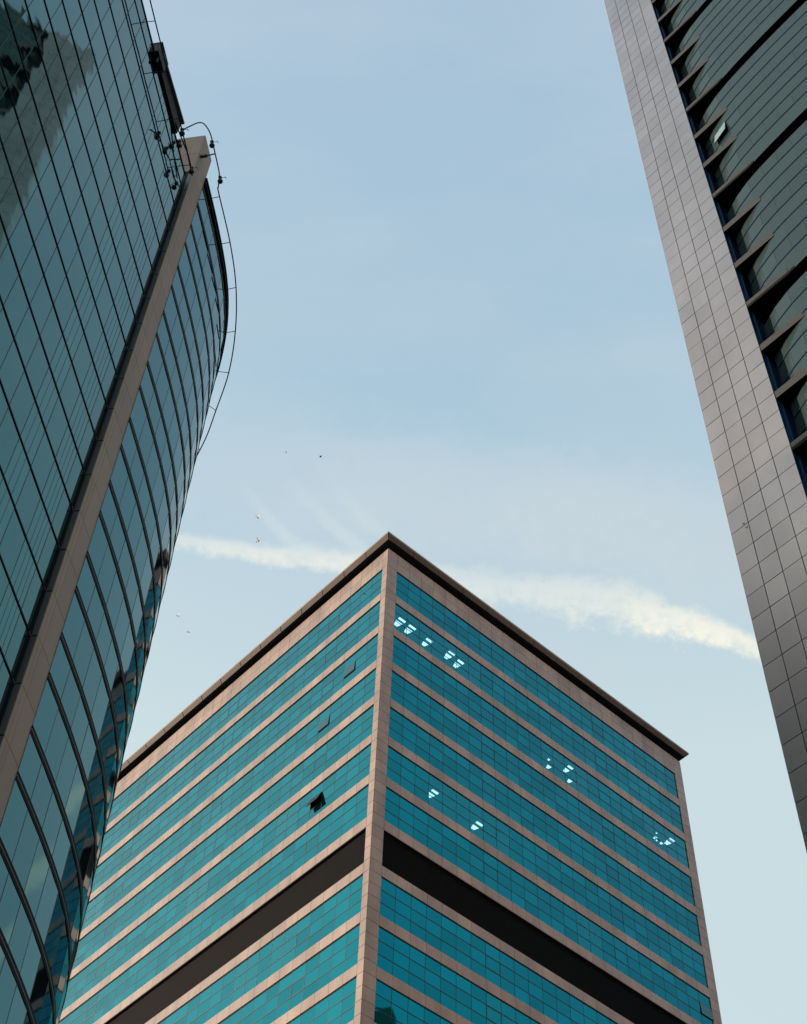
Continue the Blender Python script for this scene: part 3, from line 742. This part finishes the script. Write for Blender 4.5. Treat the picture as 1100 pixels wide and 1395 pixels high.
m.box(3.6, LENR - 3.6, .0 + 1.0, 4.5, ROOFZ - .3 + EYE, ROOFZ - .1 + EYE, M_PANEL); m.build('core', TR)

MB.K = 1.0
# ================================================================== two more blocks of the district, unseen: the west one shades the panel strip, the other is mirrored in glass
def block(loc, wx, wy, h, lab):
    T = empty('office_block', loc, R(90), lab, 'office block', 'plain office blocks beyond the picture')
    m = MB(); m.box(.3, wx - .3, .3, wy - .3, 0, h, M_BLOCK_GLASS); m.build('glazing', T)
    m = MB(); z = 0
    while z < h - 2: m.box(0, wx, 0, wy, z, z + 1.3, M_BLOCK); z += 4.1
    m.box(-.4, wx + .4, -.4, wy + .4, h - 1.6, h, M_BLOCK)
    for x, y in ((0, 0), (wx - 2, 0), (0, wy - 2), (wx - 2, wy - 2)): m.box(x - .05, x + 2.05, y - .05, y + 2.05, 0, h - 1.6, M_BLOCK)
    for i in range(1, int(wx / 4)): m.box(i * 4, i * 4 + .5, -.04, wy + .04, 0, h - 1.6, M_BLOCK)
    for i in range(1, int(wy / 4)): m.box(-.04, wx + .04, i * 4, i * 4 + .5, 0, h - 1.6, M_BLOCK)
    m.build('stone_grid', T)
block((-75, 12, 0), 24, 34, 128, 'tall brown office block unseen behind the curved glass tower')
block((40, 50, 0), 22, 24.0, 89, 'brown office block hidden behind the panel-clad tower')

# ================================================================== birds
def bird(name, loc, span, head, m_, lab, grp, flap=.3, fat=.2):
    T = empty(name, loc, head, lab, 'bird', grp)
    m = MB(); m.ball((0, 0, 0), span * fat, m_, 12, 8, 1.35, 1, 1); m.bar((span * .2, 0, 0), (span * .36, 0, .02 * span), span * .06, m_, 6, span * .02); m.bar((-span * .2, 0, 0), (-span * .42, 0, 0), span * .05, m_, 6, span * .09)
    m.build('body', T, True)
    for sg in (1, -1):
        w = MB(); x = span * .5
        mw = M_WING_W if m_ is M_BIRD_W else m_
        w.poly([(-.16 * span, sg * .04 * span, 0), (.16 * span, sg * .04 * span, 0), (.10 * span, sg * x * .6, flap * x * .8), (.02 * span, sg * x, flap * x), (-.12 * span, sg * x * .7, flap * x * .75)], mw)
        w.build('wing', T)
M_BIRD_W = solid('white feathers', (.85, .83, .78), .7)
def thin_feather(m, col):
    t = m.node_tree; tr = node(t, 'ShaderNodeBsdfTranslucent'); tr.inputs[0].default_value = (*col, 1); mx = node(t, 'ShaderNodeMixShader'); mx.inputs[0].default_value = .5
    t.links.new(t.nodes['Principled BSDF'].outputs[0], mx.inputs[1]); t.links.new(tr.outputs[0], mx.inputs[2]); t.links.new(mx.outputs[0], t.nodes['Material Output'].inputs['Surface'])
M_WING_W = solid('white wing feathers', (.88, .86, .80), .7); thin_feather(M_WING_W, (.9, .85, .75))
M_BIRD_D = solid('dark feathers', (.05, .05, .05), .7)
M_BIRD_P = solid('rust feathers', (.8, .5, .4), .7)
B = [((-.0938, .6783), 150, .25, M_BIRD_D, 'tiny dark bird in the open sky, left one of the two dark specks', 1), ((-.0668, .6809), 150, .45, M_BIRD_D, 'small dark bird in the open sky, right one of the two dark specks', 1),
     ((-.1173, .7431), 112, .62, M_BIRD_W, 'white bird in the sky above the left cloud streak, upper of its pair', 0), ((-.1171, .7669), 112, .66, M_BIRD_W, 'white bird just above the left cloud streak, lower of its pair', 0),
     ((-.187, .8507), 112, .48, M_BIRD_W, 'small white bird beside the curved glass below the cloud, upper left of its pair', 0), ((-.179, .8682), 112, .50, M_BIRD_W, 'small white bird beside the curved glass below the cloud, lower right of its pair', 0),
     ((.2723, .7266), 36, .11, M_BIRD_P, 'rust-coloured bird in front of the grey panel strip, upper of its pair', 0), ((.2753, .7301), 36, .12, M_BIRD_P, 'pale rust bird in front of the grey panel strip, lower of its pair', 0)]
for (dx, dy), h, span, mm, lab, dk in B:
    bird('bird', (dx * h, dy * h, h + EYE), span, rnd.uniform(0, 6), mm, lab, 'birds flying between the towers', rnd.uniform(.1, .5) if dk else rnd.uniform(.7, 1.1), .2 if dk else .13)
